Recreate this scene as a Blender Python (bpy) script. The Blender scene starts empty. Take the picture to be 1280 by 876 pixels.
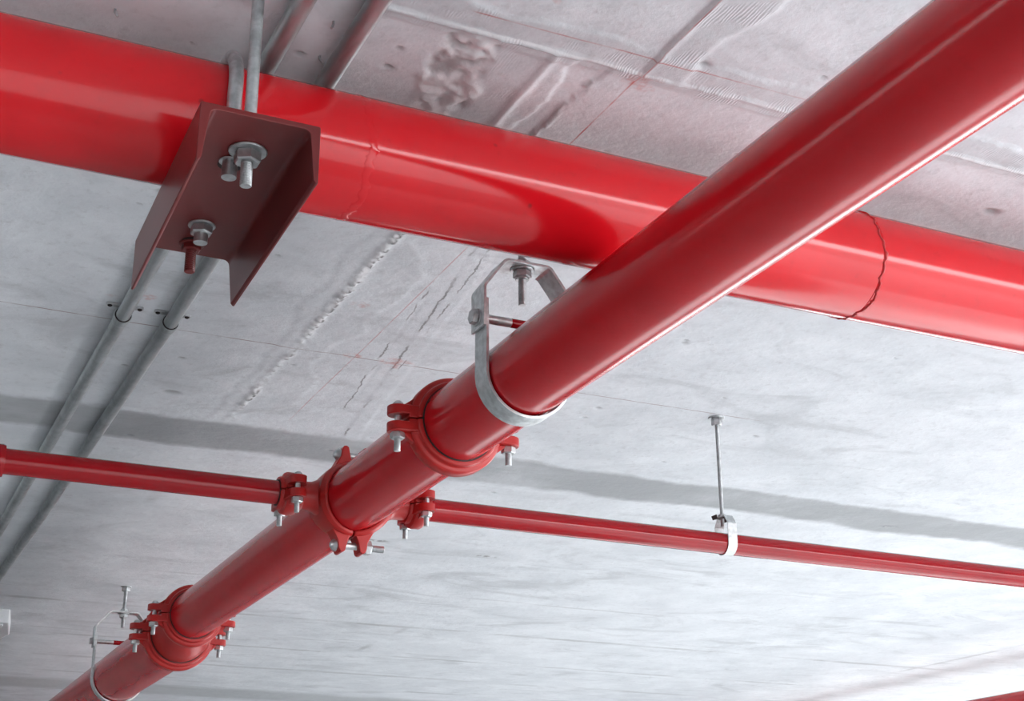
import bpy, bmesh, math, random
import numpy as np
from mathutils import Vector, Matrix

random.seed(7)
scene = bpy.context.scene
COL = scene.collection

# ---------------------------------------------------------------- camera
F_PX = 1810.6                      # focal length in pixels of the 1280 px wide frame
PITCH, YAW, ROLL = math.radians(21.137), math.radians(25.357), math.radians(-0.256)
CAM_Z = 1.6
fwd0 = Vector((math.sin(YAW), math.cos(YAW), 0)); right0 = Vector((math.cos(YAW), -math.sin(YAW), 0)); Zv = Vector((0, 0, 1))
fwd = fwd0 * math.cos(PITCH) + Zv * math.sin(PITCH)
up0 = -fwd0 * math.sin(PITCH) + Zv * math.cos(PITCH)
rgt = right0 * math.cos(ROLL) + up0 * math.sin(ROLL)
upv = -right0 * math.sin(ROLL) + up0 * math.cos(ROLL)
cd = bpy.data.cameras.new('camera'); cam = bpy.data.objects.new('camera', cd); COL.objects.link(cam)
cd.sensor_fit = 'HORIZONTAL'; cd.sensor_width = 36.0; cd.lens = F_PX * 36.0 / 1280.0; cd.clip_start = 0.02; cd.clip_end = 500
mw = Matrix.Identity(4)
for i in range(3):
    mw[i][0] = rgt[i]; mw[i][1] = upv[i]; mw[i][2] = -fwd[i]
mw[2][3] = CAM_Z
cam.matrix_world = mw
scene.camera = cam

# ---------------------------------------------------------------- sky, sun, exposure
SUN_EL, SUN_AZ = math.radians(29), math.radians(72)      # azimuth from +Y towards +X
w = bpy.data.worlds.new('sky'); scene.world = w; w.use_nodes = True
nt = w.node_tree; nt.nodes.clear()
sky = nt.nodes.new('ShaderNodeTexSky'); sky.sky_type = 'NISHITA'; sky.sun_disc = False
sky.sun_elevation = SUN_EL; sky.sun_rotation = SUN_AZ; sky.air_density = 1.2; sky.dust_density = 3.0; sky.ozone_density = 1.0
bg = nt.nodes.new('ShaderNodeBackground'); bg.inputs['Strength'].default_value = 0.42
wo = nt.nodes.new('ShaderNodeOutputWorld')
hz = nt.nodes.new('ShaderNodeMix'); hz.data_type = 'RGBA'; hz.inputs[0].default_value = 0.72; hz.inputs[7].default_value = (25.0, 25.8, 26.6, 1)   # bright white haze
nt.links.new(sky.outputs[0], hz.inputs[6]); nt.links.new(hz.outputs[2], bg.inputs[0]); nt.links.new(bg.outputs[0], wo.inputs[0])
sl = bpy.data.lights.new('sun', 'SUN'); sl.energy = 27.0; sl.angle = math.radians(0.6); sl.color = (0.97, 0.985, 1.0)
so = bpy.data.objects.new('sun', sl); COL.objects.link(so)
sd = Vector((math.sin(SUN_AZ) * math.cos(SUN_EL), math.cos(SUN_AZ) * math.cos(SUN_EL), math.sin(SUN_EL)))
so.rotation_euler = sd.to_track_quat('Z', 'Y').to_euler(); so.location = sd * 40
vs = scene.view_settings
vs.view_transform = 'Standard'; vs.look = 'None'; vs.gamma = 1.0; vs.use_curve_mapping = False
vs.exposure = 0.47

# ---------------------------------------------------------------- node expression helper
class Ex:
    """A float socket with arithmetic that adds Math nodes."""
    def __init__(s, t, sock): s.t, s.s = t, sock
    def _op(s, op, *a, clamp=False):
        n = s.t.nodes.new('ShaderNodeMath'); n.operation = op; n.use_clamp = clamp
        for i, v in enumerate((s,) + a):
            if isinstance(v, Ex): s.t.links.new(v.s, n.inputs[i])
            else: n.inputs[i].default_value = v
        return Ex(s.t, n.outputs[0])
    def __add__(s, o): return s._op('ADD', o)
    __radd__ = __add__
    def __sub__(s, o): return s._op('SUBTRACT', o)
    def __mul__(s, o): return s._op('MULTIPLY', o)
    __rmul__ = __mul__
    def abs(s): return s._op('ABSOLUTE')
    def clamp(s): return s._op('ADD', 0.0, clamp=True)
    def max(s, o): return s._op('MAXIMUM', o)
    def ramp(s, a, b, lo=0.0, hi=1.0):          # smoothstep from a..b to lo..hi
        n = s.t.nodes.new('ShaderNodeMapRange'); n.interpolation_type = 'SMOOTHSTEP'; n.clamp = True
        s.t.links.new(s.s, n.inputs[0])
        if a > b: a, b, lo, hi = b, a, hi, lo
        for i, v in enumerate((a, b, lo, hi)): n.inputs[i + 1].default_value = v
        return Ex(s.t, n.outputs[0])

class Mat:
    def __init__(m, name):
        m.m = bpy.data.materials.new(name); m.m.use_nodes = True; m.t = m.m.node_tree
        m.b = m.t.nodes['Principled BSDF']
        tc = m.t.nodes.new('ShaderNodeTexCoord'); m.co = tc.outputs['Object']
    def xyz(m):
        n = m.t.nodes.new('ShaderNodeSeparateXYZ'); m.t.links.new(m.co, n.inputs[0])
        return [Ex(m.t, o) for o in n.outputs]
    def scaled(m, sc, loc=(0, 0, 0)):
        n = m.t.nodes.new('ShaderNodeMapping'); m.t.links.new(m.co, n.inputs[0]); n.inputs['Scale'].default_value = sc
        n.inputs['Location'].default_value = loc
        return n.outputs[0]
    def noise(m, scale, detail=4, rough=.55, stretch=None, dist=0.0, loc=(0, 0, 0)):
        n = m.t.nodes.new('ShaderNodeTexNoise')
        m.t.links.new(m.scaled(stretch or (1, 1, 1), loc), n.inputs['Vector'])
        n.inputs['Scale'].default_value = scale; n.inputs['Detail'].default_value = detail
        n.inputs['Roughness'].default_value = rough; n.inputs['Distortion'].default_value = dist
        return Ex(m.t, n.outputs[0])
    def voro(m, scale, stretch=None):
        n = m.t.nodes.new('ShaderNodeTexVoronoi'); m.t.links.new(m.scaled(stretch or (1, 1, 1)), n.inputs['Vector'])
        n.inputs['Scale'].default_value = scale
        return Ex(m.t, n.outputs['Distance'])
    def attr(m, name):
        n = m.t.nodes.new('ShaderNodeAttribute'); n.attribute_name = name; return Ex(m.t, n.outputs['Fac'])
    def col(m, c):
        n = m.t.nodes.new('ShaderNodeRGB'); n.outputs[0].default_value = (*c, 1); return n.outputs[0]
    def mix(m, f, a, b, mode='MIX'):
        n = m.t.nodes.new('ShaderNodeMix'); n.data_type = 'RGBA'; n.blend_type = mode; n.clamp_factor = True
        m.t.links.new(f.s, n.inputs[0]) if isinstance(f, Ex) else setattr(n.inputs[0], 'default_value', f)
        m.t.links.new(a, n.inputs[6]); m.t.links.new(b, n.inputs[7])
        return n.outputs[2]
    def out(m, color=None, rough=None, metal=None, bumps=(), coat=None, ior=None):
        L = m.t.links
        if color is not None: L.new(color, m.b.inputs['Base Color'])
        for nm, v in (('Roughness', rough), ('Metallic', metal), ('Coat Weight', coat), ('IOR', ior)):
            if v is None: continue
            if isinstance(v, Ex): L.new(v.s, m.b.inputs[nm])
            else: m.b.inputs[nm].default_value = v
        prev = None
        for h, dist in bumps:
            n = m.t.nodes.new('ShaderNodeBump'); n.inputs['Strength'].default_value = 1.0; n.inputs['Distance'].default_value = dist
            L.new(h.s, n.inputs['Height'])
            if prev: L.new(prev, n.inputs['Normal'])
            prev = n.outputs[0]
        if prev: L.new(prev, m.b.inputs['Normal'])
        return m.m

def mat_paint(name, base, dark, rough=.24, chip=True, scratch=.5, ior=1.43):
    m = Mat(name)
    n1 = m.noise(5, 4); n2 = m.noise(42, 4)
    c = m.mix(n1.ramp(.3, .75), m.col(base), m.col(dark))
    c = m.mix(n2.ramp(.58, .85) * .35, c, m.col(tuple(v * .6 for v in base)))
    if chip:
        v = m.voro(16); g = m.noise(3.0, 2)
        spot = v.ramp(.10, .04) * g.ramp(.52, .62)
        c = m.mix(spot * .55, c, m.col((.06, .02, .02)))
    r = rough
    return m.out(c, r, 0.0, bumps=((m.noise(60, 3), .00016 * scratch), (m.noise(6, 1), .0005 * scratch)) if scratch else (), ior=ior)

def mat_zinc(name, base, rough=.38, metal=.85, streak=None, bump=.0003):
    m = Mat(name)
    n1 = m.noise(60, 4, stretch=streak); v = m.noise(14, 3)
    c = m.mix(n1.ramp(.3, .7), m.col(base), m.col(tuple(x * .72 for x in base)))
    c = m.mix(v.ramp(.6, .8) * .3, c, m.col(tuple(x * .85 for x in base)))
    return m.out(c, m.noise(30, 3).ramp(.3, .7, rough * .75, rough * 1.3), metal, bumps=((m.noise(160, 3), bump),) if bump else ())

RED_HEADER = mat_paint('gloss_red_header', (.57, .005, .011), (.50, .004, .009), .13, scratch=.2, ior=1.47)
RED_MAIN = mat_paint('crimson_pipe', (.48, .006, .011), (.41, .005, .010), .19, chip=False, scratch=0, ior=1.5)
RED_BRANCH = mat_paint('red_branch', (.29, .004, .008), (.24, .003, .007), .15, chip=False, scratch=0, ior=1.40)
RED_CAST = mat_paint('cast_coupling_red', (.38, .012, .010), (.28, .008, .008), .35, chip=False, scratch=1.6)
RED_OXIDE = mat_paint('oxide_channel', (.15, .016, .016), (.11, .013, .013), .36)
ZINC = mat_zinc('zinc_steel', (.56, .58, .59), .40)
GALV = mat_zinc('galvanised_strap', (.66, .70, .71), .42, .7)
CONDUIT = mat_zinc('galvanised_conduit', (.46, .50, .51), .40, .7, streak=(1, .1, 1), bump=0)
BLACK = mat_paint('black_gasket', (.012, .010, .010), (.02, .012, .012), .6, chip=False)
WELD = mat_paint('rough_weld', (.46, .010, .013), (.22, .010, .011), .4, scratch=3)
WHITE = mat_paint('white_enamel', (.80, .82, .84), (.74, .76, .78), .4, chip=False)

# ---------------------------------------------------------------- mesh builder
def V(*a): return np.array(a, float)
def frame(d):
    d = np.array(d, float); d /= np.linalg.norm(d)
    a = V(0, 0, 1) if abs(d[2]) < .9 else V(1, 0, 0)
    u = np.cross(a, d); u /= np.linalg.norm(u)
    return d, u, np.cross(d, u)

class MB:
    def __init__(s): s.v, s.f = [], []
    def add(s, vs, fs):
        o = len(s.v); s.v += [tuple(map(float, q)) for q in vs]; s.f += [tuple(i + o for i in q) for q in fs]; return s
    def lathe(s, prof, o, d, n=48, a0=0.0, a1=2 * math.pi, closed=False, uv=None):
        """prof: (radius, along) pairs turned about axis d through o; closed = profile is a loop."""
        d, u, v = frame(d) if uv is None else (np.array(d, float), np.array(uv[0], float), np.array(uv[1], float))
        o = np.array(o, float); full = abs(a1 - a0 - 2 * math.pi) < 1e-6
        na = n if full else n + 1; P = len(prof); vs = []
        for i in range(na):
            a = a0 + (a1 - a0) * i / n; e = math.cos(a) * u + math.sin(a) * v
            vs += [o + d * t + e * r for r, t in prof]
        fs = []
        for i in range(n):
            j = (i + 1) % na
            for k in range(P if closed else P - 1):
                l = (k + 1) % P
                fs.append((i * P + k, j * P + k, j * P + l, i * P + l))
        if not full and closed:
            fs.append(tuple(range(P))); fs.append(tuple((na - 1) * P + k for k in range(P)))
        return s.add(vs, fs)
    def rod(s, p0, p1, r, n=24, ch=0.0):
        p0, p1 = np.array(p0, float), np.array(p1, float); L = np.linalg.norm(p1 - p0)
        pr = [(0.0, 0), (r - ch, 0), (r, ch), (r, L - ch), (r - ch, L), (0.0, L)] if ch else [(0.0, 0), (r, 0), (r, L), (0.0, L)]
        return s.lathe(pr, p0, p1 - p0, n)
    def thread(s, p0, p1, r, pitch, n=16):
        p0, p1 = np.array(p0, float), np.array(p1, float); L = np.linalg.norm(p1 - p0); k = max(2, int(L / pitch))
        pr = [(0.0, 0)]
        for i in range(k): pr += [(r * .88, L * i / k), (r, L * (i + .5) / k)]
        pr += [(r * .86, L), (0.0, L)]
        return s.lathe(pr, p0, p1 - p0, n)
    def nut(s, c, d, r, h):                      # chamfered hexagon, r = corner radius, c = centre of its base
        pr = [(0.0, 0), (r * .88, 0), (r, h * .14), (r, h * .86), (r * .88, h), (0.0, h)]
        return s.lathe(pr, c, d, 6)
    def washer(s, c, d, r, h, n=28): return s.rod(c, np.array(c, float) + np.array(d, float) * h, r, n, h * .3)
    def tube(s, path, r, n=16):
        path = [np.array(q, float) for q in path]; vs, fs = [], []
        t0 = path[1] - path[0]; _, u, v = frame(t0)
        for i, q in enumerate(path):
            t = path[min(i + 1, len(path) - 1)] - path[max(i - 1, 0)]; t /= np.linalg.norm(t)
            u = u - t * (u @ t); u /= np.linalg.norm(u); v = np.cross(t, u)
            vs += [q + r * (math.cos(2 * math.pi * k / n) * u + math.sin(2 * math.pi * k / n) * v) for k in range(n)]
        for i in range(len(path) - 1):
            for k in range(n):
                l = (k + 1) % n; fs.append((i * n + k, i * n + l, (i + 1) * n + l, (i + 1) * n + k))
        fs.append(tuple(range(n))); fs.append(tuple((len(path) - 1) * n + k for k in range(n)))
        return s.add(vs, fs)
    def prism(s, outline, o, a, b, d, h):
        """outline (p,q) in plane o + p*a + q*b extruded h along d."""
        o, a, b, d = (np.array(q, float) for q in (o, a, b, d)); n = len(outline)
        base = [o + a * p + b * q for p, q in outline]
        vs = base + [q + d * h for q in base]
        fs = [tuple(range(n)), tuple(range(n, 2 * n))] + [(i, (i + 1) % n, n + (i + 1) % n, n + i) for i in range(n)]
        return s.add(vs, fs)
    def strap(s, path, th, o, a, b, d, wd):
        """flat bar of thickness th following a 2D path in plane (a,b), width wd along d centred on o."""
        P = [np.array(q, float) for q in path]; n = len(P); L, R = [], []
        for i in range(n):
            t1 = P[i] - P[i - 1] if i else P[1] - P[0]; t2 = P[i + 1] - P[i] if i < n - 1 else t1
            t1 = t1 / np.linalg.norm(t1); t2 = t2 / np.linalg.norm(t2)
            m = t1 + t2; m /= np.linalg.norm(m); nn = V(-m[1], m[0]); k = th / 2 / max(.4, m @ t1)
            L.append(P[i] + nn * k); R.append(P[i] - nn * k)
        o, a, b, d = (np.array(q, float) for q in (o, a, b, d)); vs, fs = [], []
        for i in range(n):
            for q, sg in ((L[i], -1), (L[i], 1), (R[i], 1), (R[i], -1)):
                vs.append(o + a * q[0] + b * q[1] + d * wd / 2 * sg)
        for i in range(n - 1):
            for k in range(4):
                l = (k + 1) % 4; fs.append((i * 4 + k, (i + 1) * 4 + k, (i + 1) * 4 + l, i * 4 + l))
        fs.append((0, 1, 2, 3)); e = (n - 1) * 4; fs.append((e, e + 1, e + 2, e + 3))
        return s.add(vs, fs)
    def box(s, lo, hi):
        return s.prism([(lo[0], lo[1]), (hi[0], lo[1]), (hi[0], hi[1]), (lo[0], hi[1])], (0, 0, lo[2]), (1, 0, 0), (0, 1, 0), (0, 0, 1), hi[2] - lo[2])
    def build(s, name, mat, parent=None, sharp=32, bevel=0.0, loc=None):
        me = bpy.data.meshes.new(name); o = bpy.data.objects.new(name, me); COL.objects.link(o)
        org = np.array(loc if loc is not None else (parent.get('_w', (0, 0, 0)) if parent else (0, 0, 0)), float)
        me.from_pydata([tuple(np.array(q) - org) for q in s.v], [], s.f)
        bm = bmesh.new(); bm.from_mesh(me)
        bmesh.ops.remove_doubles(bm, verts=bm.verts, dist=1e-6)
        bmesh.ops.recalc_face_normals(bm, faces=bm.faces)
        bm.to_mesh(me); bm.free()
        me.polygons.foreach_set('use_smooth', [True] * len(me.polygons)); me.set_sharp_from_angle(angle=math.radians(sharp))
        me.materials.append(mat)
        if parent: o.parent = parent
        elif loc is not None: o.location = loc
        o['_w'] = tuple(org)
        if bevel:
            b = o.modifiers.new('bevel', 'BEVEL'); b.width = bevel; b.segments = 2; b.limit_method = 'ANGLE'; b.angle_limit = math.radians(35)
        return o

def thing(name, label, cat, loc, group=None):
    o = bpy.data.objects.new(name, None); COL.objects.link(o); o.location = loc; o.empty_display_size = .05
    o['_w'] = tuple(loc); tag(o, label, cat, group); return o
def tag(o, label, cat, group=None, kind=None):
    o['label'] = label
    if cat: o['category'] = cat
    if group: o['group'] = group
    if kind: o['kind'] = kind
    return o

# ---------------------------------------------------------------- layout (metres, camera stands at x=0 y=0)
CEIL = 2.981
MX, MZ, MR = 1.1847, 2.5937, 0.08415          # six inch main, runs along y
BY, BZ, BR = 2.129, 2.8184, 0.10955           # eight inch header, runs along x
TY, TR = 3.4766, 0.0309                       # two inch branch, runs along x at height MZ
FX, FZ, FR = 1.2070, 2.5765, 0.1075           # eight inch far length of the main

# ---------------------------------------------------------------- ceiling relief
def vnoise(x, y, seed):
    rng = np.random.RandomState(seed); T = rng.rand(256, 256)
    xi = np.floor(x).astype(int); yi = np.floor(y).astype(int); fx = x - xi; fy = y - yi
    fx = fx * fx * (3 - 2 * fx); fy = fy * fy * (3 - 2 * fy)
    g = lambda i, j: T[(xi + i) % 256, (yi + j) % 256]
    return (g(0, 0) * (1 - fx) + g(1, 0) * fx) * (1 - fy) + (g(0, 1) * (1 - fx) + g(1, 1) * fx) * fy
def fbm(x, y, sc, seed, oct=4):
    r = 0; a = .5; t = 0
    for k in range(oct):
        r = r + a * vnoise(x * sc * 2 ** k + 17 * k, y * sc * 2 ** k + 31 * k, seed + k); t += a; a *= .5
    return r / t
def sst(a, b, v):
    t = np.clip((v - a) / (b - a), 0, 1); return t * t * (3 - 2 * t)
def win(v, a, b, s): return sst(a - s, a + s, v) * (1 - sst(b - s, b + s, v))

def relief(X, Y):
    """height of the cast surface below the slab plane, plus trowel-mark and dark-tone masks"""
    n1 = fbm(X, Y, 3, 1); n2 = fbm(X, Y, 14, 5); n3 = fbm(X, Y, 45, 9, 3); n4 = fbm(X, Y, 90, 13, 2)
    h = .004 * (n1 - .5) + .0012 * (n2 - .5)
    smear = np.zeros_like(X); dark = np.zeros_like(X); rough = np.zeros_like(X)
    # fin and trowelled mortar along the joint y = 1.90
    yc = 1.900 + .012 * (fbm(X, Y * 0, 5, 21) - .5) + .004 * (fbm(X, Y * 0, 30, 22) - .5)
    on = win(X, .66, 2.7, .03)
    h += on * .0055 * np.exp(-((Y - yc) / .0045) ** 2) * (.3 + 1.2 * n3)
    lob = .045 + .05 * fbm(X, Y * 0, 9, 25)
    sm = on * win(Y, 1.895 - lob, 1.905 + .35 * lob, .006)
    h += sm * .0028; smear = np.maximum(smear, sm)
    # mortar swept beside the line x = 1.16 towards the camera
    lob = .05 + .06 * fbm(X * 0, Y, 8, 27)
    sm = win(Y, 1.35, 1.90, .02) * win(X, 1.155, 1.165 + lob, .006); h += sm * .0035; smear = np.maximum(smear, sm)
    h += win(Y, 1.35, 1.90, .02) * .004 * np.exp(-((X - 1.16) / .004) ** 2) * (.4 + n3)
    # straight step x = 0.996 and the sunken panel right of it
    st = win(Y, 1.905, 2.20, .008)
    h += st * .007 * np.exp(-((X - .993 - .004 * (n2 - .5)) / .008) ** 2)
    h -= st * .004 * win(X, 1.0, 1.075 + .25 * (2.18 - Y) * .4, .004)
    lob = .02 + .035 * fbm(X * 0, Y, 18, 28); h += st * .006 * win(X, 1.0, 1.0 + lob, .004)
    cr = np.exp(-((X - 1.09 - .05 * (2.0 - Y) + .02 * (n2 - .5)) / .004) ** 2) * win(Y, 1.95, 2.2, .01)
    h += cr * .004 * (n3 > .45); dark = np.maximum(dark, .5 * cr * (n3 > .5))
    # spalled patch x = .87
    xc = .86 + .25 * (2.06 - Y) * -.25 + .05 * (fbm(X * 0, Y, 9, 31) - .5)
    wv = .035 + .03 * fbm(X * 0, Y, 12, 32)
    ch = win(Y, 1.915, 2.20, .012) * win(X, xc - wv, xc + wv, .010)
    h += ch * .015 * (n2 - .45) + ch * .018 * (n3 - .5); rough = np.maximum(rough, ch); dark = np.maximum(dark, .5 * ch * sst(.48, .36, .5 * n2 + .5 * n3))
    sm = win(Y, 1.905, 2.2, .01) * win(X, xc + wv, .99, .008); smear = np.maximum(smear, .7 * sm); h += .002 * sm
    # crumbly ridge x = 1.0 with mortar wiped to its right
    xr = 1.000 + .010 * (fbm(X * 0, Y, 6, 41) - .5) + .006 * (fbm(X * 0, Y, 40, 42) - .5)
    on = win(Y, 2.60, 4.12, .03)
    amp = on * (.35 + 1.1 * sst(.35, .7, fbm(X * 0, Y, 7, 43)))
    rd = amp * np.exp(-((X - xr) / .011) ** 2)
    h += rd * (.0025 + .011 * (n4 - .35)); rough = np.maximum(rough, rd)
    dark = np.maximum(dark, .9 * amp * np.exp(-((X - xr - .006) / .006) ** 2) * (n4 > .58))
    lob = .02 + .12 * sst(.3, .75, fbm(X * 0, Y, 3.2, 45, 3)); sm = on * win(X, xr + .004, xr + lob, .012)
    h += sm * .0016; smear = np.maximum(smear, .45 * sm)
    lob = .02 + .07 * fbm(X * 0, Y, 6, 46); sm = on * win(X, xr - lob, xr, .012); h += sm * .002; smear = np.maximum(smear, .3 * sm)
    # broken board joint running from (1.195, 2.73) to (1.37, 4.12)
    xs = 1.195 + (Y - 2.73) * .126 + .016 * (fbm(X * 0, Y, 4, 51) - .5) + .006 * (n3 - .5)
    sg = win(Y, 2.55, 4.13, .02) * (fbm(X * 0, Y, 3.2, 52) > .42)
    e = np.exp(-((X - xs) / .0035) ** 2) * sg * sst(.35, .6, n2)
    h += .0010 * sg * win(X, xs, xs + .05, .006)
    xs2 = xs - .035 - .01 * n1; e = np.exp(-((X - xs2) / .004) ** 2) * win(Y, 3.0, 3.75, .02) * (fbm(X * 0, Y, 5, 57) > .5); h -= .001 * e
    # band edges and small blisters
    h += .0035 * win(Y, 4.12 + .03 * (n1 - .5), 4.43 + .03 * (n1 - .5), .012)
    rng = np.random.RandomState(3)
    pits = [(rng.uniform(.1, 2.6), rng.uniform(1.5, 4.6), rng.uniform(.004, .012)) for _ in range(46)]
    for px, py, pr in pits + [(2.109, 2.064, .022), (1.242, 1.83, .012), (.79, 3.929, .025), (.494, 2.709, .02), (.743, 2.07, .010), (.741, 2.007, .008)]:
        d = np.exp(-(((X - px) / pr) ** 2 + ((Y - py) / (pr * .6)) ** 2) ** 2); h -= .004 * d; dark = np.maximum(dark, .55 * d)
    return h, smear, dark, rough

X0, X1, Y0, Y1, ST = 0.0, 2.7, 1.32, 4.70, .006
xs = np.arange(X0, X1 + 1e-6, ST); ys = np.arange(Y0, Y1 + 1e-6, ST); X1, Y1 = xs[-1], ys[-1]
GX, GY = np.meshgrid(xs, ys); nx, ny = len(xs), len(ys)
H, SM, DK, RG = relief(GX, GY)
fade = win(GX, X0 + .06, X1 - .06, .05) * win(GY, Y0 + .06, Y1 - .06, .05)
H = H * fade; SM *= fade; DK *= fade
CX0, CX1, CY0, CY1, CT = -14.0, 8.7, -8.0, 18.0, .24
VX, VY = 2.6, 0.5                  # slab opening added out of view to let in sky light, x > VX and y < VY
verts = np.stack([GX.ravel(), GY.ravel(), CEIL - H.ravel()], 1)
idx = np.arange(nx * ny).reshape(ny, nx)
quads = np.stack([idx[:-1, :-1], idx[1:, :-1], idx[1:, 1:], idx[:-1, 1:]], -1).reshape(-1, 4)
ex_v, ex_q = [], []
def quad(*ps):
    o = len(verts) + len(ex_v); ex_v.extend(ps); ex_q.append(tuple(range(o, o + 4)))
for a, b, c, d in ((CX0, X0, CY0, CY1), (X1, CX1, VY, CY1), (X0, VX, CY0, Y0), (VX, X1, VY, Y0), (X0, X1, Y1, CY1)):
    quad((a, c, CEIL), (a, d, CEIL), (b, d, CEIL), (b, c, CEIL))
T = CEIL + CT
for a, b, c, d in ((CX0, VX, CY0, CY1), (VX, CX1, VY, CY1)): quad((a, c, T), (b, c, T), (b, d, T), (a, d, T))
rim = [(CX0, CY0), (VX, CY0), (VX, VY), (CX1, VY), (CX1, CY1), (CX0, CY1)]
for (a, c), (b, d) in zip(rim, rim[1:] + rim[:1]): quad((a, c, CEIL), (b, d, CEIL), (b, d, T), (a, c, T))
allv = np.vstack([verts, np.array(ex_v)]); allq = np.vstack([quads, np.array(ex_q)])
me = bpy.data.meshes.new('ceiling')
me.vertices.add(len(allv)); me.vertices.foreach_set('co', allv.ravel().astype(np.float32))
me.loops.add(allq.size); me.loops.foreach_set('vertex_index', allq.ravel().astype(np.int32))
me.polygons.add(len(allq)); me.polygons.foreach_set('loop_start', np.arange(0, allq.size, 4, dtype=np.int32)); me.polygons.foreach_set('loop_total', np.full(len(allq), 4, np.int32))
me.update(calc_edges=True); me.validate()
me.polygons.foreach_set('use_smooth', np.concatenate([np.ones(len(quads), bool), np.zeros(len(ex_q), bool)]))
for nm, arr in (('smear', SM), ('dark', DK), ('rough', RG)):
    at = me.attributes.new(nm, 'FLOAT', 'POINT'); at.data.foreach_set('value', np.concatenate([arr.ravel(), np.zeros(len(ex_v))]).astype(np.float32))
ceiling = bpy.data.objects.new('ceiling', me); COL.objects.link(ceiling)
tag(ceiling, 'pale grey cast concrete ceiling with snapped red lines and trowel marks', None, kind='structure')

def mat_ceiling():
    m = Mat('cast_concrete'); x, y, z = m.xyz()
    big = m.noise(.9, 4); mid = m.noise(4.5, 6, .6); fine = m.noise(38, 6, .65); wisp = m.noise(3.2, 6, .65, stretch=(.6, 1.2, 1), dist=1.2)
    c = m.mix(mid.ramp(.28, .74), m.col((.56, .59, .62)), m.col((.69, .72, .75)))
    c = m.mix(wisp.ramp(.50, .72) * .6, c, m.col((.38, .40, .42)))
    c = m.mix(fine.ramp(.52, .78) * .55, c, m.col((.40, .41, .42)))
    c = m.mix(big.ramp(.35, .7) * .25, c, m.col((.76, .785, .81)))
    wob = (m.noise(2.2, 5, .6) - .5); wob2 = (m.noise(9, 4, .6) - .5)
    # grey damp bands across the slab, ragged edges
    yb = y + wob * .16 + wob2 * .05
    band = (yb.ramp(4.11, 4.155) * yb.ramp(4.43, 4.37)) * m.noise(2.6, 5).ramp(.2, .6, .55, 1)
    band2 = yb.ramp(9.55, 9.75) * yb.ramp(10.2, 10.0) * .6
    c = m.mix(band * .92, c, m.col((.285, .30, .31)))
    c = m.mix(band2, c, m.col((.33, .35, .36)))
    # board joints of the formwork, and the side pipe's shadow painted in
    j = None
    jn = m.noise(1.7, 4).ramp(.42, .6)
    for yy, ww, s in ((6.26, .018, .35), (7.08, .035, .55), (7.98, .03, .5), (8.7, .04, .4), (9.3, .03, .4)):
        k = (y + wob * .06 - yy).abs().ramp(ww, ww * .2) * s
        j = k if j is None else j.max(k)
    for xx, a, b in ((6.1, 5.7, 7.4), (2.75, 7.0, 8.1), (.98, 4.9, 6.6)):  # first strip is the side pipe's soft shadow, painted into the slab colour
        k = (x + wob * .05 - xx).abs().ramp(.03, .005) * y.ramp(a, a + .1) * y.ramp(b, b - .1) * .5
        j = j.max(k)
    c = m.mix(j * jn, c, m.col((.27, .28, .285)))
    # dark flecks
    v = m.voro(1.7, (.6, 1.4, 1)); fl = v.ramp(.07, .03) * m.noise(24, 3).ramp(.47, .58)
    c = m.mix(fl * .75, c, m.col((.16, .16, .155)))
    # jagged hairline cracks of the board joint, and the pale fin along y = 1.90
    jag = wob2 * .030 + (m.noise(45, 3) - .5) * .012
    def crack(off, slope, wd, a, b, gate):
        u = x - (y - 2.73) * slope - off + jag
        return u.abs().ramp(wd, wd * .3) * y.ramp(a, a + .04) * y.ramp(b, b - .04) * gate
    g1 = m.noise(4.5, 3, loc=(3, 1, 0)).ramp(.40, .52); g2 = m.noise(5.5, 3, loc=(7, 4, 0)).ramp(.48, .58)
    ck = crack(1.195, .126, .0042, 2.45, 4.12, g1).max(crack(1.150, .118, .0034, 2.75, 3.9, g2)).max(crack(1.225, .11, .003, 2.6, 3.5, g2))
    ck = ck.max((y - 1.905 + jag * .5).abs().ramp(.0030, .001) * x.ramp(.6, .68) * x.ramp(3.4, 3.2) * g1 * .8)
    c = m.mix(ck * .8, c, m.col((.17, .17, .17)))
    fin = (y - 1.897 + jag * .4).abs().ramp(.0045, .0015) * x.ramp(.66, .72) * m.noise(6, 3).ramp(.35, .5)
    c = m.mix(fin * .6, c, m.col((.86, .87, .88)))
    # snapped chalk lines and their smudges
    rn = m.noise(11, 4).ramp(.34, .6, .25, 1.0); w3 = wob * .006
    def line(cd, c0, wd, other, a, b, s):
        return (cd + w3 - c0).abs().ramp(wd, wd * .35) * other.ramp(a, a + .03) * other.ramp(b, b - .03) * rn * s
    red = line(y, 1.850, .0026, x, .80, 1.60, .95)
    red = red.max(line(x, 1.160, .0024, y, 1.30, 2.26, .9))
    red = red.max(line(x, 1.168, .0022, y, 2.55, 4.05, .5))
    c = m.mix(red, c, m.col((.46, .07, .055)))
    brn = line(y, 3.447, .0030, x, .0, 1.62, .85).max(line(y, 3.450, .0028, x, 1.75, 2.48, .8))
    c = m.mix(brn, c, m.col((.20, .11, .10)))
    sx = m.noise(26, 3).ramp(.42, .62)
    sm = None
    for a, b, r in ((1.175, 1.925, .05), (1.21, 1.93, .03), (1.29, 3.445, .06), (1.16, 3.44, .03), (.58, 3.27, .028), (.66, 3.29, .03), (.93, 1.765, .02), (1.06, 3.10, .03), (.50, 3.30, .02), (.93, 2.2, .02)):
        d = ((x - a) * (x - a) + (y - b) * (y - b) * 1.6).ramp(r * r, r * r * .1)
        sm = d if sm is None else sm.max(d)
    c = m.mix(sm * sx * .6, c, m.col((.55, .16, .13)))
    s, dk, rg = m.attr('smear'), m.attr('dark'), m.attr('rough')
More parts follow.
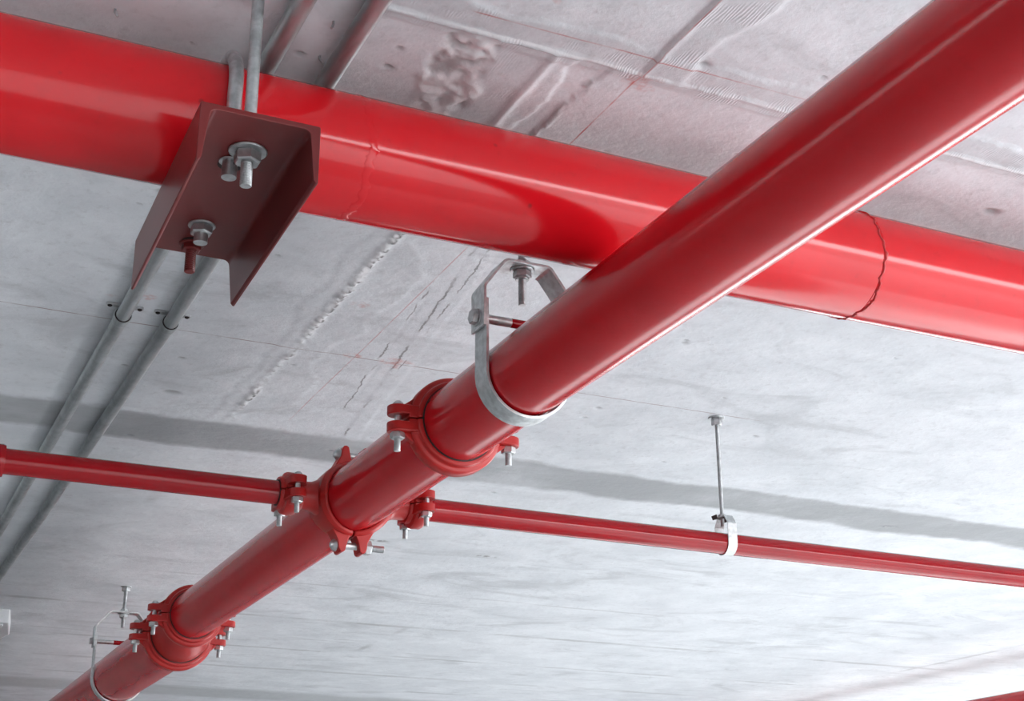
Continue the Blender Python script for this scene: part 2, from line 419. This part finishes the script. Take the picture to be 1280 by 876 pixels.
    c = m.mix(s * .38, c, m.col((.44, .46, .48)))
    c = m.mix(rg * .5, c, m.col((.70, .71, .72)))
    c = m.mix(dk, c, m.col((.14, .14, .14)))
    # ripples left by the trowel, only where mortar was wiped
    wv = m.t.nodes.new('ShaderNodeTexWave'); wv.wave_type = 'BANDS'; wv.bands_direction = 'X'
    m.t.links.new(m.scaled((1, .35, 1)), wv.inputs[0]); wv.inputs['Scale'].default_value = 52; wv.inputs['Distortion'].default_value = 9; wv.inputs['Detail'].default_value = 2; wv.inputs['Detail Scale'].default_value = .6
    rip = Ex(m.t, wv.outputs['Fac']) * s.ramp(.55, 1.0) * m.noise(11, 4).ramp(.48, .64)
    return m.out(c, .62, 0, bumps=((m.noise(2.4, 5, .6, stretch=(1, 1.6, 1)), .011), (rip, .0007), (fine, .0016), (m.noise(150, 3), .0004)))
me.materials.append(mat_ceiling())

def mat_floor(name, a, b, rough):
    m = Mat(name); n = m.noise(1.3, 6, .6); k = m.noise(25, 4)
    c = m.mix(n.ramp(.3, .7), m.col(a), m.col(b)); c = m.mix(k.ramp(.55, .8) * .3, c, m.col(tuple(q * .6 for q in a)))
    return m.out(c, rough, 0, bumps=((k, .001),))
DY = 0.9
fl = MB().box((CX0, DY, -.2), (CX1, CY1, 0)).build('floor', mat_floor('floor_concrete', (.30, .305, .31), (.36, .365, .37), .45))
tag(fl, 'smooth grey concrete floor of the open parking deck', None, kind='structure')
dr = MB().box((CX0, CY0, -.2), (CX1, DY, 0)).build('dark_floor_helper', mat_floor('helper_asphalt', (.18, .18, .185), (.22, .22, .22), .85))  # added out of view, kept dark to dull reflections in the header
tag(dr, 'added unseen dark asphalt floor behind the camera, dulling reflections in the pipes', None, kind='structure')
gr = MB().box((-70, -70, -.5), (70, 70, -.21)).build('ground', mat_floor('worn_paving', (.11, .11, .108), (.15, .15, .147), .8))
tag(gr, 'worn grey paving outside the deck', None, kind='structure')
pm = mat_floor('parapet_concrete', (.26, .265, .27), (.32, .325, .33), .7)
for nm, lab, lo, hi in (('wall_back', 'solid concrete wall behind the camera left of the added slab opening', (CX0, CY0, 0), (VX, CY0 + .2, CEIL)),
                       ('wall_left', 'tall concrete wall on the left with a slot under the ceiling', (CX0, CY0 + .2, 0), (CX0 + .2, CY1, 2.30)),
                       ('wall_front', 'solid concrete wall at the far end of the deck', (CX0 + .2, CY1 - .2, 0), (CX1, CY1, CEIL)),
                       ('sun_block_right', 'added unseen concrete parapet on the right that narrows the sunlit floor', (CX1 - .2, VY, 0), (CX1, 12.5, 1.45)),  # added out of view to narrow the sun patch on the floor
                       ('sun_block_right', 'added unseen concrete wall on the far right that blocks the sun', (CX1 - .2, 12.5, 0), (CX1, CY1 - .2, CEIL))):  # added out of view to keep sun off the far floor
    tag(MB().box(lo, hi).build(nm, pm), lab, None, kind='structure')

# ---------------------------------------------------------------- pipes
XA, YA = (1, 0, 0), (0, 1, 0)
def pipe_mesh(p0, p1, r, th=.006, n=96, seg=1):
    p0, p1 = V(*p0), V(*p1); L = np.linalg.norm(p1 - p0); m = MB()
    m.lathe([(r - th, 0), (r - .001, 0), (r, .001)] + [(r, L * k / seg) for k in range(1, seg)] + [(r, L - .001), (r - .001, L), (r - th, L)], p0, p1 - p0, n, closed=True)
    return m
def weld(cx, r, parent, mat, amp, seed, name='weld_bead', wd=.007):
    rng = np.random.RandomState(seed); m = MB(); n = 160; vs, fs = [], []; K = 7
    ph = rng.rand(8) * 6.28
    for i in range(n):
        a = 2 * math.pi * i / n
        wob = .005 * math.sin(2 * a + ph[0]) + .003 * math.sin(7 * a + ph[1]) + .0018 * math.sin(23 * a + ph[2]) + .0012 * rng.randn() * amp
        hh = amp * (.0022 + .0014 * rng.rand()); ww = wd * (.6 + .8 * rng.rand())
        for k in range(K):
            t = k / (K - 1) * 2 - 1
            rr = r - .001 + hh * 1.4 * math.sqrt(max(0, 1 - t * t))
            vs.append((cx + wob + ww * t, BY + rr * math.cos(a), BZ + rr * math.sin(a)))
    for i in range(n):
        j = (i + 1) % n
        for k in range(K - 1): fs.append((i * K + k, j * K + k, j * K + k + 1, i * K + k + 1))
    return m.add(vs, fs).build(name, mat, parent, sharp=60)

t = thing('header_pipe', 'thick glossy bright red pipe crossing close under the ceiling, above the crimson pipe', 'pipe', (0, BY, BZ - BR))
pipe_mesh((-5, BY, BZ), (1.767, BY, BZ), BR).build('pipe_length', RED_HEADER, t)
pipe_mesh((1.767, BY, BZ), (7.5, BY, BZ), BR).build('pipe_length', RED_HEADER, t)
weld(1.767, BR, t, WELD, .8, 4, wd=.0035)['label'] = 'rough weld seam with flaked dark paint'
weld(.700, BR, t, RED_HEADER, .35, 9, wd=.010)['label'] = 'smooth painted-over weld seam'

C1Y, C2Y, C3Y = 2.800, 5.20, 5.50
t = thing('main_pipe', 'crimson pipe length rising to the top right corner, held by the large clevis hanger', 'pipe', (MX, 0, MZ - MR))
pipe_mesh((MX, -1.6, MZ), (MX, C1Y - .002, MZ), MR).build('pipe_length', RED_MAIN, t)
t = thing('main_pipe', 'crimson pipe length between the grooved couplings, carrying the branch outlets', 'pipe', (MX, 4, MZ - MR))
pipe_mesh((MX, C1Y + .002, MZ), (MX, C2Y - .002, MZ), MR).build('pipe_length', RED_MAIN, t)
t = thing('reducer', 'short red reducer fitting between the two far couplings', 'pipe fitting', (MX, C2Y, MZ - MR))
m = MB(); n = 72; vs = []; fs = []; K = 9
for k in range(K):
    s_ = k / (K - 1); e_ = min(1, max(0, (s_ - .2) / .6)); e_ = e_ * e_ * (3 - 2 * e_)
    cx, cz, r = MX + (FX - MX) * e_, MZ + (FZ - MZ) * e_, MR + (FR - MR) * e_
    vs += [(cx + r * math.cos(2 * math.pi * i / n), C2Y + .002 + (C3Y - C2Y - .004) * s_, cz + r * math.sin(2 * math.pi * i / n)) for i in range(n)]
for k in range(K - 1):
    for i in range(n): fs.append((k * n + i, k * n + (i + 1) % n, (k + 1) * n + (i + 1) % n, (k + 1) * n + i))
m.add(vs, fs).build('reducer_body', RED_CAST, t)
t = thing('main_pipe', 'wider crimson pipe length leaving the picture at bottom left, behind the far couplings', 'pipe', (FX, 9, FZ - FR))
pipe_mesh((FX, C3Y + .002, FZ), (FX, 15.5, FZ), FR).build('pipe_length', RED_MAIN, t)

LXE, RXE = 1.016, 1.364          # centres of the couplings on the branch outlets
t = thing('branch_pipe', 'thin dark red branch pipe running to the left edge under the conduits', 'pipe', (-1, TY, MZ - TR))
pipe_mesh((-3.5, TY, MZ), (LXE - .002, TY, MZ), TR, .004, 64).build('pipe_length', RED_BRANCH, t)
m = MB().lathe([(TR + .0005, -.045), (TR + .007, -.043), (TR + .009, -.036), (TR + .009, -.004), (TR + .007, .002), (TR + .0005, .003)], (.318, TY, MZ), XA, 56)
m.build('threaded_socket', RED_BRANCH, t)
t = thing('branch_pipe', 'thin red branch pipe running to the right edge below the pale ceiling', 'pipe', (3, TY, MZ - TR))
pipe_mesh((RXE + .002, TY, MZ), (6.5, TY, MZ), TR, .004, 64).build('pipe_length', RED_BRANCH, t)
t = thing('side_pipe', 'dark red pipe just showing in the bottom right corner', 'pipe', (6.256, 8, 2.61))
m = pipe_mesh((6.256, 4.2, 2.688), (6.256, 16.0, 2.688), .075)
m.build('pipe_length', RED_MAIN, t)

# ---------------------------------------------------------------- grooved couplings
def coupling(name, label, c, axis, rp, wd, scale, group, gasket=True):
    """two cast housing halves with lugs, bolts and nuts; axis 'y' or 'x' is the pipe direction"""
    c = V(*c); A = V(*(YA if axis == 'y' else XA)); S = V(*(XA if axis == 'y' else YA)); Z = V(0, 0, 1); k = scale
    t = thing(name, label, 'pipe coupling', tuple(c - Z * (rp + .03 * k)), group)
    ri = rp + .0008; h = wd / 2
    prof = [(ri, -h), (rp + .010 * k, -h), (rp + .0125 * k, -h * .88), (rp + .0135 * k, -h * .62), (rp + .023 * k, -h * .52), (rp + .026 * k, -h * .36),
            (rp + .026 * k, h * .36), (rp + .023 * k, h * .52), (rp + .0135 * k, h * .62), (rp + .0125 * k, h * .88), (rp + .010 * k, h), (ri, h)]
    bx = rp + .048 * k; lw = .024 * k                      # bolt centre and half width of the lug
    tip = [(rp + .004 * k, -lw * 1.05), (bx, -lw)] + [(bx + lw * math.cos(a), lw * math.sin(a)) for a in np.linspace(-1.35, 1.35, 11)] + [(bx, lw), (rp + .004 * k, lw * 1.05)]
    pad = [(rp + .002 * k, -lw * 1.1), (rp + .030 * k, -lw), (rp + .030 * k, lw), (rp + .002 * k, lw * 1.1)]
    for nm, sg in (('upper_housing', 1), ('lower_housing', -1)):
        m = MB()
        g = .0018 * k / rp
        m.lathe(prof, c, A, 44, g, math.pi - g, True, uv=(S, Z * sg))
        for sd in (1, -1):
            m.prism(tip, c + Z * sg * .0085 * k, S * sd, A, Z * sg, .021 * k)
            m.prism(pad, c + Z * sg * .0014 * k, S * sd, A, Z * sg, .027 * k)
            # web that carries the lug into the back of the housing
            wb = [(rp * .80, .029 * k), (bx + lw * .2, .029 * k), (bx - lw * .6, .036 * k), (rp * .90, rp * .45 + .03 * k), (rp * .72, rp * .62)]
            m.prism(wb, c - A * lw * .38, S * sd, Z * sg, A, lw * .76)
        m.build(nm, RED_CAST, t, bevel=.0022 * k)
    if gasket:
        MB().lathe([(rp - .002, -h * 1.06), (rp + .0032 * k, -h * 1.06), (rp + .0032 * k, h * 1.06), (rp - .002, h * 1.06)], c, A, 60, closed=True).build('gasket', BLACK, t)
    br = .0075 * k
    for sd in (1, -1):
        q = c + S * sd * bx
        m = MB().rod(q + Z * .040 * k, q - Z * .030 * k, br, 20)
        m.thread(q - Z * .030 * k, q - Z * .072 * k, br, .0022)
        m.lathe([(0, .013 * k), (.006 * k, .0122 * k), (.011 * k, .008 * k), (.0135 * k, 0), (0, 0)], q + Z * .0296 * k, (0, 0, 1), 24)
        b = m.build('bolt', ZINC, t)
        MB().nut(q - Z * .0296 * k, (0, 0, -1), .0165 * k, .015 * k).build('nut', ZINC, b)
    return t
coupling('pipe_coupling', 'red grooved coupling just below the large clevis hanger', (MX, C1Y, MZ), 'y', MR, .066, 1.0, 'grooved couplings on the main')
coupling('pipe_coupling', 'smaller red coupling of the far pair, on the nearer side of the reducer', (MX, C2Y, MZ), 'y', MR, .064, 1.05, 'grooved couplings on the main')
coupling('pipe_coupling', 'larger red coupling of the far pair, next to the far clevis hanger', (FX, C3Y, FZ), 'y', FR, .062, 1.05, 'grooved couplings on the main')
coupling('branch_coupling', 'small red coupling joining the left branch pipe to its outlet', (LXE, TY, MZ), 'x', TR, .062, .92, 'small couplings on the branch')
coupling('branch_coupling', 'small red coupling joining the right branch pipe to its outlet', (RXE, TY, MZ), 'x', TR, .062, .92, 'small couplings on the branch')

# ---------------------------------------------------------------- mechanical cross clamped round the main
t = thing('clamp_cross', 'red clamp fitting round the main with outlets to both branches', 'pipe fitting', (MX, TY, MZ - .13))
cc = V(MX, TY, MZ)
for nm, sg in (('left_housing', -1), ('right_housing', 1)):
    m = MB(); n = 40; vs, fs = [], []
    ang = np.linspace(-math.pi / 2 + .022, math.pi / 2 - .022, n)
    for a in ang:
        s_ = abs(a) / (math.pi / 2); hw = .030 + .036 * (1 - s_) ** 1.1 if s_ < 1 else .030
        hw = .029 + .040 * max(0, 1 - s_ * 1.02) ** .9
        ro = MR + .0135 + .006 * (1 - s_)
        for r, y in ((MR + .0008, -hw), (MR + .008, -hw), (ro, -hw * .78), (ro + .001, 0), (ro, hw * .78), (MR + .008, hw), (MR + .0008, hw)):
            vs.append(cc + V(sg * r * math.cos(a), y, r * math.sin(a)))
    P = 7
    for i in range(n - 1):
        for k in range(P):
            l = (k + 1) % P; fs.append((i * P + k, (i + 1) * P + k, (i + 1) * P + l, i * P + l))
    fs += [tuple(range(P)), tuple((n - 1) * P + k for k in range(P))]
    m.add(vs, fs)
    # lugs above and below, their faces leaning apart
    for zs in (1, -1):
        zb = MR + .036
        out = [(.002, MR + .002), (.014, MR + .026), (.020, zb + .017), (.026, zb + .021), (.033, zb + .020), (.038, zb + .010), (.040, zb - .008), (.062, MR - .012), (.050, MR - .024)]
        m.prism(out, cc - V(0, .024, 0), V(sg, 0, 0), V(0, 0, zs), V(0, 1, 0), .048)
    # outlet neck with collar
    m.lathe([(.048, MR - .01), (.047, MR + .008), (.040, MR + .022), (.037, MR + .030), (.0355, .150 if sg > 0 else .140), (TR - .003, .150 if sg > 0 else .140)], cc, (sg, 0, 0), 48)
    m.build(nm, RED_CAST, t, bevel=.002, sharp=40)
for zs in (1, -1):
    q = cc + V(0, 0, zs * (MR + .036))
    m = MB().rod(q + V(-.040, 0, 0), q + V(.045, 0, 0), .0088, 20).thread(q + V(.045, 0, 0), q + V(.092, 0, 0), .0088, .0024)
    m.lathe([(0, .016), (.007, .0145), (.0135, .009), (.017, 0), (0, 0)], q + V(-.0385, 0, 0), (-1, 0, 0), 28)
    b = m.build('clamp_bolt', ZINC, t)
    MB().nut(q + V(.0385, 0, 0), (1, 0, 0), .0195, .017).build('nut', ZINC, b)

# ---------------------------------------------------------------- clevis hangers
def arc(cx, cz, r, a0, a1, n): return [(cx + r * math.cos(a), cz + r * math.sin(a)) for a in np.linspace(a0, a1, n)]
def clevis(label, cx, cy, cz, rp, ztop, pin_dz, rod_r, wd, th, rod_low, label_rod):
    t = thing('clevis_hanger', label, 'pipe hanger', (cx, cy, cz - rp - .01), 'clevis hangers of the main')
    S, Z, D = V(1, 0, 0), V(0, 0, 1), V(0, 1, 0); o = V(cx, cy, cz)
    ru = rp + .003 + th / 2; zp = pin_dz; zt = ztop - cz
    # lower loop under the pipe
    path = [(-ru - .001, zp + .035), (-ru, zp)] + [(-ru, zp * .5)] + arc(0, -.001, ru, math.pi, 2 * math.pi, 41) + [(ru, zp * .5), (ru, zp), (ru + .001, zp + .035)]
    MB().strap(path, th, o, S, Z, D, wd).build('lower_loop', GALV, t, bevel=.0008, sharp=25)
    # yoke over the pin
    yo = ru + th + .001; zs = zp + (zt - zp) * .50
    path = [(-yo, zp - .026), (-yo, zs - .006), (-yo + .002, zs), (-yo * .50 - .004, zt - .004), (-yo * .46, zt), (yo * .46, zt), (yo * .50 + .004, zt - .004), (yo - .002, zs), (yo, zs - .006), (yo, zp - .026)]
    MB().strap(path, th, o, S, Z, D, wd * 1.12).build('yoke', GALV, t, bevel=.0008, sharp=25)
    # cross bolt with spacer sleeve
    pb = MB().rod(o + V(-yo - .010, 0, zp), o + V(yo + .014, 0, zp), .0065, 18)
    pb.thread(o + V(yo + .014, 0, zp), o + V(yo + .034, 0, zp), .0065, .002)
    b = pb.build('cross_bolt', ZINC, t)
    MB().washer(o + V(-yo - th / 2, 0, zp), (-1, 0, 0), .0185, .003).nut(o + V(-yo - th / 2 - .003, 0, zp), (-1, 0, 0), .0165, .012).build('bolt_head', ZINC, b)
    MB().nut(o + V(yo + th / 2, 0, zp), (1, 0, 0), .0145, .011).build('nut', ZINC, b)
    MB().rod(o + V(-ru + th, 0, zp), o + V(-ru * .30, 0, zp), .0095, 22).build('sleeve', ZINC, b)
    s2 = MB().rod(o + V(-ru * .30, 0, zp), o + V(ru - th, 0, zp), .0097, 22).build('painted_sleeve', RED_BRANCH, b); s2['label'] = 'red overspray on the bolt sleeve'
    # rod with nuts
    r = MB().thread((cx, cy, rod_low), (cx, cy, CEIL - .02), rod_r, .0022, 14).build('threaded_rod', ZINC, t)
    MB().washer((cx, cy, ztop - th / 2), (0, 0, -1), .0255, .004).nut((cx, cy, ztop - th / 2 - .004), (0, 0, -1), rod_r * 2.3, .015).washer((cx, cy, ztop - th / 2 - .019), (0, 0, -1), rod_r * 1.75, .004).build('lower_nut', ZINC, r)
    MB().washer((cx, cy, ztop + th / 2), (0, 0, 1), .020, .003).nut((cx, cy, ztop + th / 2 + .003), (0, 0, 1), rod_r * 2.0, .011).build('upper_nut', ZINC, r)
    MB().washer((cx, cy, CEIL + .002), (0, 0, -1), .024, .005).nut((cx, cy, CEIL - .003), (0, 0, -1), rod_r * 2.3, .018).build('ceiling_anchor', ZINC, r)
    return t
clevis('large galvanised clevis hanger holding the crimson main in front of the first coupling', MX, 2.449, MZ, MR, 2.832, .113, .0084, .056, .0060, 2.750, '')
clevis('small distant clevis hanger at bottom left beside the far coupling pair', FX, 6.655, FZ, FR, 2.862, .150, .0085, .050, .0060, 2.795, '')

# ---------------------------------------------------------------- band hanger of the right branch
HX = 2.327
t = thing('band_hanger', 'galvanised band on a long thin rod holding the right branch pipe', 'pipe hanger', (HX, TY, MZ - TR - .01))
r = MB().thread((HX, TY, MZ + .050), (HX, TY, CEIL - .015), .0062, .0022, 14).build('threaded_rod', ZINC, t)
MB().washer((HX, TY, CEIL + .002), (0, 0, -1), .024, .006).nut((HX, TY, CEIL - .004), (0, 0, -1), .0165, .022).build('ceiling_anchor', ZINC, r)
o = V(HX + .010, TY, MZ); rb = TR + .0025
path = [(-.006, .082), (-.016, .081), (-rb, .055), (-rb, .02)] + arc(0, 0, rb, math.pi, 2 * math.pi, 29) + [(rb, .02), (rb, .055), (.016, .081), (.006, .082)]
MB().strap(path, .0026, o, V(0, 1, 0), V(0, 0, 1), V(1, 0, 0), .030).build('pipe_band', GALV, t, sharp=25)
MB().strap([(-.022, .010), (-.018, .0), (-.004, .004), (.016, .004), (.020, -.006)], .003, V(HX - .006, TY, MZ + .072), V(1, 0, 0), V(0, 0, 1), V(0, 1, 0), .026).build('rod_clip', mat_zinc('dark_spring_steel', (.10, .085, .08), .45, .6), t, sharp=25)
MB().nut((HX, TY, MZ + .077), (0, 0, 1), .0125, .010).build('lower_nut', ZINC, r)

# ---------------------------------------------------------------- channel bracket, U bolt and rods under the header
WX0, WX1, WY0, WY1, WT, WZB = .380, .564, 1.862, 2.376, BZ - BR - .0008, 2.612
t = thing('channel_bracket', 'dark red steel channel slung under the header pipe, flanges down', 'bracket', ((WX0 + WX1) / 2, (WY0 + WY1) / 2, WZB))
tw, tf, tt = .009, .015, .0075     # web, flange root, flange tip
wb = WT - tw
def fil(cx, cz, r, a0, a1, n=5): return [(cx + r * math.cos(a), cz + r * math.sin(a)) for a in np.linspace(a0, a1, n)]
prof = [(WX0, WZB), (WX0, WT - .002), (WX0 + .002, WT), (WX1 - .002, WT), (WX1, WT - .002), (WX1, WZB), (WX1 - tt * .5, WZB), (WX1 - tt, WZB + tt * .6)]
prof += fil(WX1 - tf - .011, wb - .011, .011, 0, math.pi / 2) + fil(WX0 + tf + .011, wb - .011, .011, math.pi / 2, math.pi)
prof += [(WX0 + tt, WZB + tt * .6), (WX0 + tt * .5, WZB)]
MB().prism(prof, (0, WY0, 0), (1, 0, 0), (0, 0, 1), (.022, 1, 0), WY1 - WY0).build('channel_body', RED_OXIDE, t, bevel=.0012, sharp=25)
def holecap(x, y, r): return MB().lathe([(r * .55, .0005), (r, .0005), (r, -.0005), (r * .55, -.0005)], (x, y, wb), (0, 0, 1), 28, closed=True)
for x, y, rr in ((.467, 2.020, .020), (.481, 2.322, .019)):
    MB().lathe([(0, -.0009), (rr, -.0009), (rr, .0), (0, .0)], (x, y, wb), (0, 0, 1), 28).build('slot_hole', BLACK, t)

u = thing('u_bolt', 'thick grey U bolt looped over the header pipe into the channel', 'u bolt', (.467, BY, WT))
ub = BR + .0125; x0, x1 = .463, .479
pth = [V(x0, BY - ub, wb - .030), V(x0, BY - ub, BZ - .02)]
for a in np.linspace(0, math.pi, 33): pth.append(V(x0 + (x1 - x0) * a / math.pi, BY - ub * math.cos(a), BZ + ub * math.sin(a)))
pth += [V(x1, BY + ub, BZ - .02), V(x1, BY + ub, wb - .034)]
MB().tube(pth, .0120, 20).build('bent_bar', ZINC, u)
MB().washer((x0, BY - ub, wb - .0005), (0, 0, -1), .0175, .0025).build('washer', ZINC, u)
nb = MB().washer((x1, BY + ub, wb), (0, 0, -1), .0235, .003).nut((x1, BY + ub, wb - .003), (0, 0, -1), .0195, .015).build('nut', ZINC, u)

for x, y, low, lab, far in ((.4795, 1.963, wb - .062, 'bare grey hanger rod in front of the header pipe, nutted under the channel', False), (.4815, 2.334, wb - .054, 'red painted hanger rod end under the far edge of the channel', True)):
    r = thing('hanger_rod', lab, 'hanger rod', (x, y, low), 'rods carrying the channel')
    mm = RED_OXIDE if far else ZINC
    MB().rod((x, y, wb - .012), (x, y, CEIL), .0098, 28).build('rod_shank', ZINC, r)
    MB().thread((x, y, low), (x, y, wb - .012), .0096, .0025, 18).build('threaded_end', mm, r)
    if not far:
        MB().washer((x, y, wb), (0, 0, -1), .030, .004, 36).build('washer', ZINC, r)
        MB().nut((x, y, wb - .004), (0, 0, -1), .0215, .019).build('nut', ZINC, r)
    else:
        MB().washer((x, y, wb), (0, 0, -1), .022, .003).nut((x, y, wb - .003), (0, 0, -1), .0175, .010).build('nut', RED_OXIDE, r)

# ---------------------------------------------------------------- conduits on the ceiling
KR = .0175; KZ = CEIL - KR - .0035
for pts, lab in ((((.543, -3.0), (.541, 2.0), (.541, 3.37), (.541, 9.0), (.54, 13.0)), 'galvanised conduit on the ceiling, left one of the pair'),
                 (((.640, -3.0), (.650, 2.0), (.657, 3.37), (.655, 5.5), (.640, 7.0), (.63, 13.0)), 'galvanised conduit on the ceiling, right one of the pair')):
    k = thing('conduit', lab, 'conduit', (pts[2][0], pts[2][1], KZ), 'conduits on the ceiling')
    near = [p for p in pts if p[1] <= 3.37]; farp = [p for p in pts if p[1] >= 3.37]
    MB().tube([(x, y, KZ) for x, y in near], KR, 32).build('conduit_tube', CONDUIT, k)
    MB().tube([(x, y + (.004 if i == 0 else 0), KZ) for i, (x, y) in enumerate(farp)], KR * 1.03, 32).build('conduit_tube', CONDUIT, k)
    jx, jy = pts[2]
    MB().lathe([(KR * .98, -.012), (KR + .0035, -.012), (KR + .0048, -.008), (KR + .0042, .004), (KR + .0012, .030), (KR * .98, .030)], (jx, jy, KZ), YA, 40, closed=True).build('collar', CONDUIT, k)
    MB().lathe([(KR * .9, -.003), (KR + .0022, -.003), (KR + .0022, .002), (KR * .9, .002)], (jx, jy - .0125, KZ), YA, 40, closed=True).build('joint_gap', BLACK, k)
    for sd in (-1, 1):
        tab = [(KR * .6, -.009), (.036, -.009)] + [(.036 + .009 * math.cos(a), .009 * math.sin(a)) for a in np.linspace(-1.5, 1.5, 9)] + [(.036, .009), (KR * .6, .009)]
        s_ = MB().prism(tab, (jx, jy - .028, CEIL + .002), (sd, 0, 0), (0, 1, 0), (0, 0, -1), .0085).build('saddle_tab', ZINC, k, bevel=.0006)
        MB().lathe([(0, .004), (.003, .0038), (.0055, .002), (.006, 0), (0, 0)], (jx + sd * .036, jy - .028, CEIL - .0065), (0, 0, -1), 16).build('screw', BLACK, s_)

# ---------------------------------------------------------------- small things fixed to the ceiling
for i, (x, y, dx, lab) in enumerate(((.624, 2.088, .006, 'cut wire stub in the ceiling between the conduits, nearer the header pipe'),
                                     (.612, 1.979, -.004, 'cut wire stub in the ceiling between the conduits, at the top edge'),
                                     (.276, 2.095, .005, 'cut wire stub in the ceiling above the left end of the header pipe'))):
    s_ = MB().tube([(x, y, CEIL + .006), (x, y, CEIL - .006), (x + dx, y - .003, CEIL - .016)], .0022, 8).build('wire_stub', ZINC, loc=(x, y, CEIL))
    tag(s_, lab, 'wire', 'wire stubs in the ceiling')
b = thing('junction_box', 'white ceiling box cut off by the left edge of the picture', 'junction box', (.77, 7.75, CEIL - .07))
MB().prism([(.70, 7.42), (.80, 7.42), (.845, 7.75), (.80, 8.05), (.70, 8.05)], (0, 0, CEIL - .066), (1, 0, 0), (0, 1, 0), (0, 0, 1), .070).build('box_body', WHITE, b, bevel=.006)
MB().box((.72, 7.46, CEIL - .072), (.78, 8.0, CEIL - .065)).build('box_lid', WHITE, b, bevel=.003)

for o in bpy.data.objects:
    if '_w' in o: del o['_w']
